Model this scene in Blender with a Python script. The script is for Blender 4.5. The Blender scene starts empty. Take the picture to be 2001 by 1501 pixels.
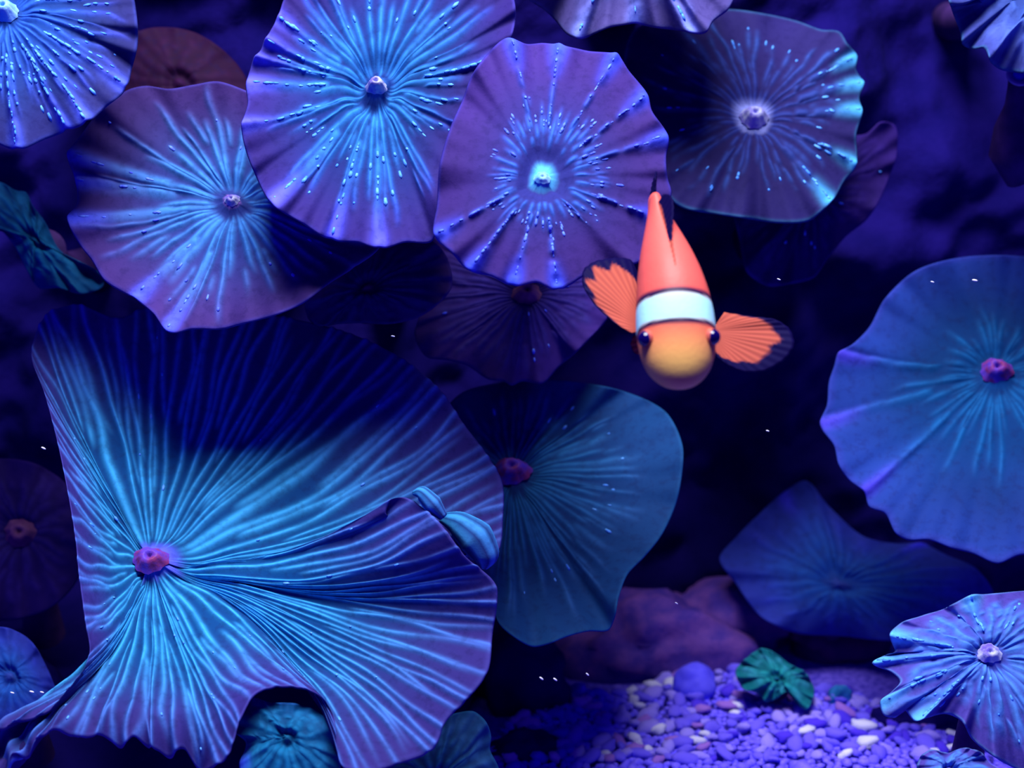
import bpy, math, random
import numpy as np
from mathutils import Vector

random.seed(7)
RNG = np.random.default_rng(7)
scene = bpy.context.scene
COL = scene.collection

# ------------------------------------------------------------------ camera
FPX = 3706.0                      # focal length in pixels of the 2001 x 1501 frame
PITCH = math.radians(18.0)
CAM = np.array([0.0, 0.0, 0.27])
RIGHT = np.array([1.0, 0.0, 0.0])
FWD = np.array([0.0, math.cos(PITCH), -math.sin(PITCH)])
UP = np.array([0.0, math.sin(PITCH), math.cos(PITCH)])
cam_data = bpy.data.cameras.new('camera')
cam = bpy.data.objects.new('camera', cam_data)
COL.objects.link(cam)
cam.location = CAM
cam.rotation_euler = (math.radians(90) - PITCH, 0, 0)
cam_data.sensor_width = 36.0
cam_data.lens = FPX / 2001.0 * 36.0
cam_data.clip_start = 0.01
cam_data.clip_end = 10.0
cam_data.dof.use_dof = True
cam_data.dof.focus_distance = 0.475
cam_data.dof.aperture_fstop = 13.0
scene.camera = cam

# ------------------------------------------------------------------ light
def lin(c):
    c = c / 255.0
    return c / 12.92 if c <= 0.04045 else ((c + 0.055) / 1.055) ** 2.4
def rgb(r, g, b):
    return (lin(r), lin(g), lin(b), 1.0)

world = bpy.data.worlds.new('water')
scene.world = world
world.use_nodes = True
wb = world.node_tree.nodes['Background']
wb.inputs[0].default_value = (0.045, 0.006, 1.0, 1.0)
wb.inputs[1].default_value = 0.33

def area_light(name, loc, target, size, energy, color):
    d = bpy.data.lights.new(name, 'AREA')
    d.shape = 'RECTANGLE'
    d.size, d.size_y = size
    d.energy = energy
    d.color = color
    o = bpy.data.objects.new(name, d)
    COL.objects.link(o)
    o.location = loc
    v = Vector(target) - Vector(loc)
    o.rotation_euler = v.to_track_quat('-Z', 'Y').to_euler()
    return o
# the one lamp of the place: the tank's LED panel hanging above the water, out of the picture
area_light('aquarium_led_offscreen', (0.0, 0.37, 0.70), (0.0, 0.44, 0.10), (0.30, 0.28), 8.6, (0.94, 0.95, 1.0))

vs = scene.view_settings
vs.view_transform = 'Standard'
vs.look = 'None'
vs.exposure = 0.0
vs.gamma = 1.0
vs.use_curve_mapping = False

# ------------------------------------------------------------------ helpers
def nrm(v):
    v = np.asarray(v, float)
    return v / np.linalg.norm(v)
def raydir(px, py):
    px = np.asarray(px, float); py = np.asarray(py, float)
    return FWD + ((px - 1000.5) / FPX)[..., None] * RIGHT - ((py - 750.5) / FPX)[..., None] * UP
def at(px, py, d):
    return CAM + d * raydir(np.array(px), np.array(py))
def project(p):
    q = np.asarray(p) - CAM
    z = q @ FWD
    return 1000.5 + FPX * (q @ RIGHT) / z, 750.5 - FPX * (q @ UP) / z

def tag(o, label=None, cat=None, group=None, kind=None):
    if label: o['label'] = label
    if cat: o['category'] = cat
    if group: o['group'] = group
    if kind: o['kind'] = kind
    return o
def empty(name, loc):
    o = bpy.data.objects.new(name, None)
    o.empty_display_size = 0.01
    COL.objects.link(o)
    o.location = loc
    return o
def make_mesh(name, verts, faces_q=None, faces_t=None, smooth=True):
    verts = np.asarray(verts, np.float32)
    fq = np.zeros((0, 4), np.int32) if faces_q is None else np.asarray(faces_q, np.int32)
    ft = np.zeros((0, 3), np.int32) if faces_t is None else np.asarray(faces_t, np.int32)
    me = bpy.data.meshes.new(name)
    me.vertices.add(len(verts))
    me.vertices.foreach_set('co', verts.ravel())
    nl = fq.size + ft.size
    me.loops.add(nl)
    me.loops.foreach_set('vertex_index', np.concatenate([fq.ravel(), ft.ravel()]).astype(np.int32))
    npoly = len(fq) + len(ft)
    me.polygons.add(npoly)
    starts = np.concatenate([np.arange(len(fq)) * 4, fq.size + np.arange(len(ft)) * 3]).astype(np.int32)
    me.polygons.foreach_set('loop_start', starts)
    if smooth:
        me.polygons.foreach_set('use_smooth', np.ones(npoly, bool))
    me.update(calc_edges=True)
    me.validate()
    return me
def set_pig(me, arr):
    a = me.attributes.new('pig', 'FLOAT_COLOR', 'POINT')
    a.data.foreach_set('color', np.ascontiguousarray(arr, np.float32).ravel())
def link(name, me, mat, parent=None, origin=None):
    o = bpy.data.objects.new(name, me)
    COL.objects.link(o)
    if mat is not None and not me.materials:
        me.materials.append(mat)
    if parent is not None:
        o.parent = parent
    return o

def wave_noise(n, octaves, seed, rough=0.6, base=2):
    """periodic 1-D noise in about -1..1"""
    r = np.random.default_rng(seed)
    s = np.arange(n) / n
    out = np.zeros(n)
    amp, tot = 1.0, 0.0
    for k in range(octaves):
        for f in (base * 2 ** k, base * 2 ** k + 1 + k):
            out += amp * np.sin(2 * np.pi * (f * s + r.random()))
            tot += amp * amp
        amp *= rough
    return out / math.sqrt(tot)
def noise3(p, seed, freq, octaves=4, rough=0.5):
    """cheap smooth 3-D noise from rotated sines"""
    r = np.random.default_rng(seed)
    out = np.zeros(len(p)); amp = 1.0; tot = 0.0
    for k in range(octaves):
        for j in range(4):
            d = r.normal(size=3); d /= np.linalg.norm(d)
            e = r.normal(size=3); e /= np.linalg.norm(e)
            out += amp * np.sin((p @ d) * freq * 2 ** k + 6.28 * r.random() + 1.3 * np.sin((p @ e) * freq * 2 ** k * 0.7 + 6.28 * r.random()))
        tot += amp * 2
        amp *= rough
    return out / tot

# ------------------------------------------------------------------ materials
def new_mat(name):
    m = bpy.data.materials.new(name)
    m.use_nodes = True
    nt = m.node_tree
    b = nt.nodes['Principled BSDF']
    return m, nt, b
def mix(nt, fac, a, b):
    n = nt.nodes.new('ShaderNodeMix')
    n.data_type = 'RGBA'
    for sock, v in ((n.inputs[0], fac), (n.inputs[6], a), (n.inputs[7], b)):
        if hasattr(v, 'is_linked') or isinstance(v, bpy.types.NodeSocket):
            nt.links.new(v, sock)
        else:
            sock.default_value = v
    return n.outputs[2]
def maprange(nt, v, a, b, c=0.0, d=1.0, smooth=True):
    n = nt.nodes.new('ShaderNodeMapRange')
    if smooth: n.interpolation_type = 'SMOOTHSTEP'
    nt.links.new(v, n.inputs[0])
    for i, x in zip((1, 2, 3, 4), (a, b, c, d)): n.inputs[i].default_value = x
    return n.outputs[0]
def noise_node(nt, scale, detail=4.0, rough=0.6):
    tc = nt.nodes.new('ShaderNodeTexCoord')
    n = nt.nodes.new('ShaderNodeTexNoise')
    n.inputs['Scale'].default_value = scale
    n.inputs['Detail'].default_value = detail
    n.inputs['Roughness'].default_value = rough
    nt.links.new(tc.outputs['Object'], n.inputs['Vector'])
    return n.outputs[0]
def bump(nt, b, h, dist, strength=0.5):
    n = nt.nodes.new('ShaderNodeBump')
    n.inputs['Distance'].default_value = dist
    n.inputs['Strength'].default_value = strength
    nt.links.new(h, n.inputs['Height'])
    nt.links.new(n.outputs[0], b.inputs['Normal'])

def scl(c, k):
    q = rgb(*c)
    return (q[0]*k, q[1]*k, q[2]*k, 1.0)
def coral_mat(name, vin, vout, rin, rout, tip, ctr, ctr_r=0.12, rough=0.7, ridge_mid=0.6, spot=0.25):
    """polyp skin: groove colours (inner, outer), ridge colours, rim tip colour, colour round the mouth"""
    m, nt, b = new_mat(name)
    at_ = nt.nodes.new('ShaderNodeAttribute'); at_.attribute_name = 'pig'
    sep = nt.nodes.new('ShaderNodeSeparateColor')
    nt.links.new(at_.outputs['Color'], sep.inputs[0])
    ridge, rad, tipf, tone = sep.outputs[0], sep.outputs[1], sep.outputs[2], at_.outputs['Alpha']
    t = maprange(nt, rad, ridge_mid - 0.35, min(1.0, ridge_mid + 0.38))
    valley = mix(nt, t, scl(vin, .56), scl(vout, .56))
    rid = mix(nt, t, scl(rin, .82), scl(rout, .72))
    c = mix(nt, ridge, valley, rid)
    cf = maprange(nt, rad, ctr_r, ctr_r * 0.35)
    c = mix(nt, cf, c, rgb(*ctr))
    c = mix(nt, tipf, c, rgb(*tip))
    nf = noise_node(nt, 420.0, 3.0)
    dark = mix(nt, 0.55, c, (0.006, 0.004, 0.05, 1))
    f1 = maprange(nt, nf, 0.45, 0.72, 0.0, spot * 2)
    c = mix(nt, f1, c, dark)
    hs = nt.nodes.new('ShaderNodeHueSaturation')
    nt.links.new(c, hs.inputs['Color'])
    v = maprange(nt, tone, 0.0, 1.0, 0.12, 1.88, False)
    nt.links.new(v, hs.inputs['Value'])
    nt.links.new(hs.outputs[0], b.inputs['Base Color'])
    b.inputs['Roughness'].default_value = rough
    b.inputs['Specular IOR Level'].default_value = 0.05
    bump(nt, b, nf, 0.0004, 0.3)
    return m
def plain_mat(name, c1, c2, scale=200.0, rough=0.6, bump_d=0.0005, spec=0.08, bs=0.5):
    m, nt, b = new_mat(name)
    nf = noise_node(nt, scale, 6.0)
    f = maprange(nt, nf, 0.35, 0.65)
    nt.links.new(mix(nt, f, rgb(*c1), rgb(*c2)), b.inputs['Base Color'])
    b.inputs['Roughness'].default_value = rough
    b.inputs['Specular IOR Level'].default_value = spec
    if bump_d: bump(nt, b, nf, bump_d, bs)
    return m

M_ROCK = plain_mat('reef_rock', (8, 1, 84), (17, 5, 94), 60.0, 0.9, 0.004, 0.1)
M_ROCK2 = plain_mat('coralline_rock', (58, 38, 140), (104, 62, 150), 110.0, 0.8, 0.002, 0.2)
M_BLUEROCK = plain_mat('blue_rock', (84, 76, 250), (100, 92, 255), 60.0, 0.6, 0.0006, 0.2)
M_SAND = plain_mat('sand', (70, 55, 190), (110, 90, 225), 500.0, 0.9, 0.001, 0.1)
M_STALK = plain_mat('polyp_stalk', (50, 30, 86), (70, 42, 106), 120.0, 0.6, 0.0008)
M_MOUTH_RED = plain_mat('mouth_red', (92, 62, 190), (130, 50, 110), 300.0, 0.4, 0.0005)
M_MOUTH_PALE = plain_mat('mouth_pale', (110, 90, 215), (190, 195, 225), 300.0, 0.35, 0.0005)
M_MOUTH_BLUE = plain_mat('mouth_blue', (90, 170, 250), (150, 200, 255), 300.0, 0.35, 0.0005)
M_MOUTH_DIM = plain_mat('mouth_dim', (110, 60, 110), (130, 80, 120), 300.0, 0.5, 0.0005)
M_TUB = plain_mat('tubercle_blue', (70, 140, 255), (110, 185, 255), 500.0, 0.35, 0.0)
M_TUB_V = plain_mat('tubercle_violet', (80, 95, 250), (110, 150, 250), 500.0, 0.35, 0.0)
M_FLECK = plain_mat('fleck', (225, 225, 255), (250, 250, 255), 500.0, 0.3, 0.0)

# ------------------------------------------------------------------ coral builder
def closed_curve(pts, n, tension=0.5):
    """periodic Catmull-Rom through pts (k,2+), resampled to n points by arc length of the first two columns"""
    P = np.asarray(pts, float)
    k = len(P); dense = []
    u = np.linspace(0, 1, 24, endpoint=False)[:, None]
    for i in range(k):
        p0, p1, p2, p3 = P[i - 1], P[i], P[(i + 1) % k], P[(i + 2) % k]
        d1 = np.linalg.norm((p2 - p1)[:2]) + 1e-9
        da = np.linalg.norm((p1 - p0)[:2]) + 1e-9
        db = np.linalg.norm((p3 - p2)[:2]) + 1e-9
        m1 = tension * ((p1 - p0) / da + (p2 - p1) / d1) * d1 * 0.9
        m2 = tension * ((p2 - p1) / d1 + (p3 - p2) / db) * d1 * 0.9
        h = (2*u**3-3*u**2+1)*p1 + (u**3-2*u**2+u)*m1 + (-2*u**3+3*u**2)*p2 + (u**3-u**2)*m2
        dense.append(h)
    D = np.vstack(dense); D = np.vstack([D, D[:1]])
    seg = np.linalg.norm(np.diff(D[:, :2], axis=0), axis=1)
    L = np.concatenate([[0], np.cumsum(seg)])
    q = np.arange(n) / n * L[-1]
    return np.stack([np.interp(q, L, D[:, j]) for j in range(D.shape[1])], 1)

def ring_faces(nr, ns, off=0):
    a = np.arange(ns); b = (a + 1) % ns
    F = []
    for k in range(nr - 1):
        F.append(np.stack([off + k*ns + a, off + (k+1)*ns + a, off + (k+1)*ns + b, off + k*ns + b], 1))
    return np.vstack(F)

def tube(path, radii, ns=20, cap=True):
    path = np.asarray(path, float); n = len(path)
    V = []; prev = None
    for i in range(n):
        t = nrm(path[min(i+1, n-1)] - path[max(i-1, 0)])
        if prev is None:
            a = nrm(np.cross(t, [0.3, 0.2, 0.9]))
        else:
            a = nrm(prev - t * (prev @ t))
        prev = a
        b = np.cross(t, a)
        ang = np.arange(ns) / ns * 2 * np.pi
        V.append(path[i] + radii[i] * (np.cos(ang)[:, None]*a + np.sin(ang)[:, None]*b))
    V = np.vstack(V)
    F = ring_faces(n, ns)[:, ::-1]
    T = np.zeros((0, 3), int)
    if cap:
        V = np.vstack([V, path[:1], path[-1:]])
        c0, c1 = len(V)-2, len(V)-1
        a = np.arange(ns); b = (a+1) % ns
        T = np.vstack([np.stack([np.full(ns, c0), b, a], 1), np.stack([np.full(ns, c1), (n-1)*ns + a, (n-1)*ns + b], 1)])
    return V, F, T

def ico(sub):
    import bmesh
    bm = bmesh.new()
    bmesh.ops.create_icosphere(bm, subdivisions=sub, radius=1.0)
    V = np.array([v.co[:] for v in bm.verts]); F = np.array([[v.index for v in f.verts] for f in bm.faces])
    bm.free()
    return V, F
ICO1 = ico(1); ICO2 = ico(2); ICO3 = ico(3)

def wall_y(x, z):
    p = np.stack([np.atleast_1d(x), np.zeros_like(np.atleast_1d(x)), np.atleast_1d(z)], 1)
    lump = noise3(p, 11, 38.0, 4, 0.5) * 0.022
    bul = 0.055*np.exp(-((np.atleast_1d(x)+0.062)/0.04)**2 - ((np.atleast_1d(z)-0.05)/0.05)**2)
    bul = bul + 0.135*np.exp(-(np.maximum(np.atleast_1d(z), 0)/0.022)**2)*np.clip((0.0-np.atleast_1d(x))/0.03, 0, 1)
    return 0.578 + 0.16 * np.atleast_1d(z) + lump - bul

def coral(label, mouth, depth, tilt, outline, mat, yaw=0.0, drop=-0.006, ripple=0.003, rip_seed=1, rip_base=5,
          bulge=0.0, dip=0.002, nridge=50, nsec=50, rw=0.0006, rh=0.0007, ns=480, nt=56, seed=1, wob=0.25,
          start=0.08, rend=(0.7, 1.0), mouth_r=0.0022, mouth_mat=None, mouth_h=0.003, stalk_mat=None, stalk_r=0.011,
          zfun=None, rimtip=0.14, majors=(), major_h=0.0008, tub=0, tub_t=(0.25, 0.9), tub_mat=None, tub_r=(0.00025, 0.0005),
          breaks=0.4, thick=0.0011, rim_w=0.02, curl=0.0, tone_amp=0.22, group=None, mouth_part=True, pexp=2.0, tub_major=0.5, rexp=4.0):
    rng = np.random.default_rng(seed)
    O = at(mouth[0], mouth[1], depth)
    n = nrm(-FWD + UP * math.tan(math.radians(tilt)) + RIGHT * math.tan(math.radians(yaw)))
    e1 = nrm(RIGHT - n * (RIGHT @ n)); e2 = np.cross(n, e1)
    out = np.array([(p[0], p[1], p[2] if len(p) > 2 else 0.0, p[3] if len(p) > 3 else 0.0) for p in outline], float)
    # clockwise or not: make it counter-clockwise seen from the front
    area = 0.5 * np.sum(out[:, 0]*np.roll(-out[:, 1], -1) - np.roll(out[:, 0], -1)*(-out[:, 1]))
    if area < 0: out = out[::-1]
    C = closed_curve(out, ns)
    s = np.arange(ns) / ns
    rip = wave_noise(ns, 3, rip_seed * 31 + 5, 0.6, rip_base) * ripple
    ze = drop + rip + C[:, 3]
    if zfun is not None:
        ze = ze + zfun(C[:, 0], C[:, 1], np.ones(ns))
    D = raydir(C[:, 0], C[:, 1])
    k = ((O + n * ze[:, None] - CAM) @ n) / (D @ n)
    E = CAM + k[:, None] * D
    ea = (E - O) @ e1; eb = (E - O) @ e2
    perim = np.sum(np.hypot(np.diff(np.append(ea, ea[0])), np.diff(np.append(eb, eb[0]))))
    t = np.linspace(0.015, 1.0, nt) ** 0.95
    T, S = np.meshgrid(t, s, indexing='ij')
    ca = 0.5*ea - C[:, 2]*eb; cb = 0.5*eb + C[:, 2]*ea
    A = 2*(1-T)*T*ca + T*T*ea
    B = 2*(1-T)*T*cb + T*T*eb
    def zsm(T_, A_, B_, flat=False):
        z = drop * T_**pexp * (1 - 0.35*T_) / 0.65 + rip[None, :] * T_**rexp + C[:, 3][None, :] * T_**2.2
        z = z + bulge * np.sin(np.pi * np.clip(T_, 0, 1))
        z = z - dip * np.exp(-((T_ - 0.13)/0.09)**2)
        if curl: z = z - curl * np.clip((T_ - 0.86)/0.14, 0, 1)**2
        if zfun is not None and not flat:
            pts = O + A_[..., None]*e1 + B_[..., None]*e2 + z[..., None]*n
            px, py = project(pts.reshape(-1, 3))
            z = z + zfun(px.reshape(T_.shape), py.reshape(T_.shape), T_)
        return z
    Z = zsm(T, A, B)
    if curl: pass
    # ridges
    R = np.zeros_like(T); TIP = np.zeros_like(T)
    N = nridge + nsec
    pos = (np.arange(N) + rng.uniform(-0.28, 0.28, N)) / max(N, 1)
    prim = np.zeros(N, bool)
    if N: prim[np.round(np.linspace(0, N, nridge, endpoint=False)).astype(int) % N] = True
    ridges = []
    for i in range(N):
        st = start + rng.uniform(0, 0.06) if prim[i] else rng.uniform(0.22, 0.62)
        en = rng.uniform(*rend)
        ridges.append((pos[i], st, en, 1.0 if prim[i] else rng.uniform(0.6, 1.0), False))
    for mj in majors:
        i = int(np.argmin((C[:, 0]-mj[0])**2 + (C[:, 1]-mj[1])**2))
        ridges.append((i/ns, 0.35, 1.3, 1.2, True))
    loc_sp = 1.0 / max(N, 8)
    tubs = []
    H = np.zeros_like(T)
    for (p, st, en, a, mj) in ridges:
        w = wob * loc_sp * (np.sin(t*rng.uniform(4, 9) + rng.uniform(0, 6.28)) + 0.35*np.sin(t*rng.uniform(14, 24) + rng.uniform(0, 6.28))) * np.clip(t*2, 0, 1)
        if mj: w *= 0.3
        c = (p + w)[:, None]
        ds = np.abs((S - c + 0.5) % 1.0 - 0.5)
        wid = rw * (1.5 if mj else 1.0) * (0.85 + 0.35*t)
        sig = np.clip(wid / (perim * t), 0, 0.36 * loc_sp * np.clip(1.0/np.clip(t, 0.05, 1)*0.5, 1, 2))[:, None]
        am = np.clip((t - st)/0.05, 0, 1) * np.clip((en - t)/0.12, 0, 1)
        am = am * (1 - breaks * np.clip(np.sin(t*rng.uniform(15, 40) + rng.uniform(0, 6.28)) + rng.uniform(-0.6, 0.4), 0, 1))
        g = a * am[:, None] * np.exp(-0.5*(ds/sig)**2)
        R = np.maximum(R, g)
        H = np.maximum(H, g * (major_h/rh if mj and rh > 0 else 1.0))
        if mj:
            TIP = np.maximum(TIP, np.clip((T - 0.72)/0.25, 0, 1) * np.exp(-0.5*(ds*perim/0.0016)**2))
        tubs.append((p, w, st, min(en, 0.99), mj))
    Zt = Z + rh * H * (0.25 + 0.75*np.clip(T*6, 0, 1))
    TIP = np.maximum(TIP, rimtip * np.clip((T - (1 - rim_w))/rim_w, 0, 1))
    tone = 0.5 + tone_amp * 0.5 * noise3(np.stack([A.ravel(), B.ravel(), np.zeros(A.size)], 1), seed + 90, 90.0, 3).reshape(A.shape)
    # ---- vertices: centre, top rings, rim, underside rings
    base = O
    top = (A[..., None]*e1 + B[..., None]*e2 + Zt[..., None]*n)
    V = [np.array([[0, 0, 0]]) + n*(Zt[0].mean()), top.reshape(-1, 3)]
    pig = [np.array([[0, 0, 0, 0.5]]), np.stack([np.clip(R, 0, 1).ravel(), T.ravel(), TIP.ravel(), tone.ravel()], 1)]
    ed = top[-1]
    outw = ed - top[-2]; outw = outw / (np.linalg.norm(outw, axis=1)[:, None] + 1e-12)
    rim1 = ed + outw*thick*0.35 - n*thick*0.45
    rim2 = ed - n*thick
    bt = np.array([0.93, 0.8, 0.6, 0.35, 0.12])
    rows = [rim1, rim2]
    for tb in bt:
        Tb = np.full((1, ns), tb)
        Ab = 2*(1-tb)*tb*ca + tb*tb*ea; Bb = 2*(1-tb)*tb*cb + tb*tb*eb
        zb = zsm(Tb, Ab[None, :], Bb[None, :])[0]
        if zfun is not None: zb = np.minimum(zb, zsm(Tb, Ab[None, :], Bb[None, :], True)[0])
        zb = zb - thick*(1.0 + 2.2*(1-tb))
        rows.append(Ab[:, None]*e1 + Bb[:, None]*e2 + zb[:, None]*n)
    for j, r_ in enumerate(rows):
        V.append(r_)
        q = np.zeros((ns, 4)); q[:, 1] = 1.0; q[:, 3] = 0.5; q[:, 2] = rimtip if j < 1 else 0
        pig.append(q)
    V = np.vstack(V); pig = np.vstack(pig)
    F = ring_faces(nt + len(rows), ns, 1)
    a_ = np.arange(ns); b_ = (a_+1) % ns
    TR = np.stack([np.zeros(ns, int), 1 + a_, 1 + b_], 1)
    last = 1 + (nt + len(rows) - 1)*ns
    cidx = len(V)
    V = np.vstack([V, V[last:last+ns].mean(0)[None]]); pig = np.vstack([pig, [[0, 1, 0, 0.5]]])
    TR = np.vstack([TR, np.stack([np.full(ns, cidx), last + b_, last + a_], 1)])
    root = empty('mushroom_coral', O - n*0.004)
    tag(root, label, 'coral', group)
    off = n*0.004                        # root sits just under the mouth
    me = make_mesh('oral_disc', V + off, F, TR)
    set_pig(me, pig)
    link('oral_disc', me, mat, root)
    # ---- stalk down to the rock
    p0 = O - n*(0.0075 + thick)
    q = p0 - n*0.014
    yw = float(wall_y(q[0], max(q[2]-0.012, 0.0))[0]) + 0.004
    p3 = np.array([q[0], max(yw, q[1] + 0.012), max(q[2] - 0.014, -0.002)])
    if O[2] < 0.062:
        q = p0 - n*0.006; p3 = np.array([q[0], q[1] + 0.006, -0.003])
    us = np.linspace(0, 1, 9)
    path = [((1-u)**2)*p0 + 2*u*(1-u)*q + u*u*p3 for u in us]
    rad = [stalk_r*(0.95 - 0.4*min(u*2.2, 1) + 0.55*max(0, u-0.55)/0.45) for u in us]
    Vs, Fs, Ts = tube(np.array(path) - root.location, rad, 22)
    link('stalk', make_mesh('stalk', Vs, Fs, Ts), stalk_mat or M_STALK, root)
    # ---- mouth: a puckered cone with a slit
    if mouth_part:
        prof = [(1.55, -0.35), (1.25, 0.05), (1.05, 0.4), (0.9, 0.7), (0.68, 0.92), (0.45, 0.95), (0.25, 0.75), (0.1, 0.45)]
        nm = 28; Vm = []
        ang = np.arange(nm)/nm*2*np.pi
        ph = rng.uniform(0, 6.28)
        for (r_, h_) in prof:
            rr = mouth_r*r_*(1 + 0.06*np.sin(9*ang + ph) + 0.07*np.sin(3*ang + 2*ph))
            Vm.append(rr[:, None]*(np.cos(ang)[:, None]*e1*1.1 + np.sin(ang)[:, None]*e2*0.9) + n*(mouth_h*h_ + Zt[0].mean()))
        Vm = np.vstack(Vm + [n*(mouth_h*0.3) + np.zeros((1, 3)) + n*Zt[0].mean()])
        Fm = ring_faces(len(prof), nm)[:, ::-1]
        a2 = np.arange(nm); b2 = (a2+1) % nm
        Tm = np.stack([np.full(nm, len(Vm)-1), (len(prof)-1)*nm + a2, (len(prof)-1)*nm + b2], 1)
        link('mouth', make_mesh('mouth', Vm + off, Fm, Tm), mouth_mat or M_MOUTH_BLUE, root)
    # ---- tubercles along the ridges
    if tub:
        iv, it = ICO1
        Vt = []; Tt = []; cnt = 0
        mj_l = [q_ for q_ in tubs if q_[4]]; ot = [q_ for q_ in tubs if not q_[4]]
        for _ in range(tub):
            pool = mj_l if (mj_l and rng.random() < tub_major) or not ot else ot
            p, w, st, en, mj = pool[rng.integers(len(pool))]
            lo, hi = max(tub_t[0], st), min(tub_t[1], en) if not mj else 0.97
            if hi <= lo: continue
            tt = rng.uniform(lo, hi)
            kt = int(np.clip(np.searchsorted(t, tt), 1, nt-2)); ks = int(round((p + w[kt])*ns)) % ns
            P = top[kt, ks]; dr = nrm(top[kt+1, ks] - top[kt-1, ks]); cr = nrm(np.cross(n, dr))
            r_ = rng.uniform(*tub_r)
            Vt.append(P + r_*(iv[:, :1]*dr*rng.uniform(1.2, 3.2) + iv[:, 1:2]*cr*rng.uniform(0.8, 1.1) + iv[:, 2:]*n*0.6))
            Tt.append(it + cnt); cnt += len(iv)
        if Vt:
            o = link('tubercles', make_mesh('tubercles', np.vstack(Vt) + off, None, np.vstack(Tt)), tub_mat or M_TUB, root)
            o['kind'] = 'stuff'
    return root

# ------------------------------------------------------------------ the setting
def build_wall():
    nx, nz = 260, 170
    x = np.linspace(-0.32, 0.34, nx); z = np.linspace(-0.03, 0.36, nz)
    X, Zg = np.meshgrid(x, z)
    Y = wall_y(X.ravel(), Zg.ravel())
    p = np.stack([X.ravel(), Y, Zg.ravel()], 1)
    p[:, 1] += noise3(p, 21, 160.0, 3, 0.55) * 0.006
    i = np.arange(nz-1)[:, None]*nx + np.arange(nx-1)[None, :]
    i = i.ravel()
    F = np.stack([i, i+1, i+nx+1, i+nx], 1)
    # back of the rock
    q = p.copy(); q[:, 1] = 0.75
    F2 = np.stack([i, i+nx, i+nx+1, i+1], 1) + len(p)
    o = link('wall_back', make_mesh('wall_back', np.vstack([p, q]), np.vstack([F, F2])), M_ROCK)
    tag(o, 'dark purple reef rock face behind the mushroom corals', 'rock', kind='structure')
    # sandy bed
    nx, ny = 120, 80
    x = np.linspace(-0.32, 0.34, nx); y = np.linspace(0.30, 0.64, ny)
    X, Yg = np.meshgrid(x, y)
    p = np.stack([X.ravel(), Yg.ravel(), np.zeros(nx*ny)], 1)
    p[:, 2] = noise3(p, 5, 60.0, 3) * 0.0025 - 0.001
    i = (np.arange(ny-1)[:, None]*nx + np.arange(nx-1)[None, :]).ravel()
    F = np.stack([i, i+1, i+nx+1, i+nx], 1)
    o = link('floor', make_mesh('floor', p, F), M_SAND)
    tag(o, 'violet sandy bed under the gravel', 'sand', kind='structure')
build_wall()

# ------------------------------------------------------------------ corals
PUR = (62, 52, 132); DKP = (46, 30, 92)
mA = coral_mat('skin_blue', (40, 90, 190), (58, 60, 140), (60, 120, 245), (80, 90, 220), (90, 110, 250), (60, 130, 170), 0.1)
mC = coral_mat('skin_violet_blue', (58, 78, 168), (84, 58, 144), (72, 146, 230), (88, 92, 190), (84, 96, 250), (170, 120, 220), 0.07, ridge_mid=0.62)
mD = coral_mat('skin_azure', (34, 68, 158), (66, 50, 144), (58, 146, 236), (66, 78, 215), (100, 100, 250), (60, 110, 190), 0.1, ridge_mid=0.62)
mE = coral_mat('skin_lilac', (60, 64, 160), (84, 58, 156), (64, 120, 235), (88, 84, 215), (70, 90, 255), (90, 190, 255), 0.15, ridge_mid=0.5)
mF = coral_mat('skin_dusky', (46, 38, 108), (54, 46, 122), (48, 60, 140), (60, 92, 180), (80, 180, 240), (140, 150, 225), 0.2)
mG = coral_mat('skin_pale_violet', (70, 70, 150), (100, 90, 170), (90, 110, 200), (120, 120, 215), (130, 150, 250), (100, 120, 220), 0.1)
mH = coral_mat('skin_purple', (44, 24, 104), (58, 36, 128), (50, 34, 120), (64, 42, 140), (80, 50, 190), (80, 50, 120), 0.1)
mK = coral_mat('skin_ocean', (14, 70, 140), (42, 74, 176), (20, 92, 156), (52, 80, 180), (74, 66, 200), (20, 80, 150), 0.12, ridge_mid=0.7)
mL = coral_mat('skin_deep_blue', (34, 76, 176), (50, 66, 186), (30, 80, 170), (50, 60, 190), (60, 60, 220), (40, 60, 140), 0.1)
mM = coral_mat('skin_bright_violet', (84, 100, 220), (98, 84, 200), (90, 150, 245), (84, 140, 245), (100, 190, 245), (120, 130, 240), 0.12, ridge_mid=0.5)
mN = coral_mat('skin_dark_violet', (56, 36, 140), (76, 48, 150), (56, 44, 140), (70, 56, 150), (76, 74, 180), (130, 80, 130), 0.1)
mP = coral_mat('skin_teal', (22, 60, 128), (36, 88, 160), (36, 104, 164), (56, 110, 185), (50, 140, 190), (60, 40, 120), 0.1, ridge_mid=0.6)
mQ = coral_mat('skin_ribbed_cyan', (14, 84, 156), (72, 60, 158), (64, 178, 244), (92, 138, 246), (104, 110, 236), (96, 100, 240), 0.11, ridge_mid=0.8)
mT = coral_mat('skin_green_teal', (12, 84, 140), (18, 92, 156), (20, 112, 166), (30, 112, 170), (60, 90, 240), (20, 90, 130), 0.1)
mI = coral_mat('skin_steel_blue', (60, 90, 180), (70, 80, 170), (80, 120, 220), (90, 110, 210), (60, 160, 180), (60, 90, 180), 0.1)

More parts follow.
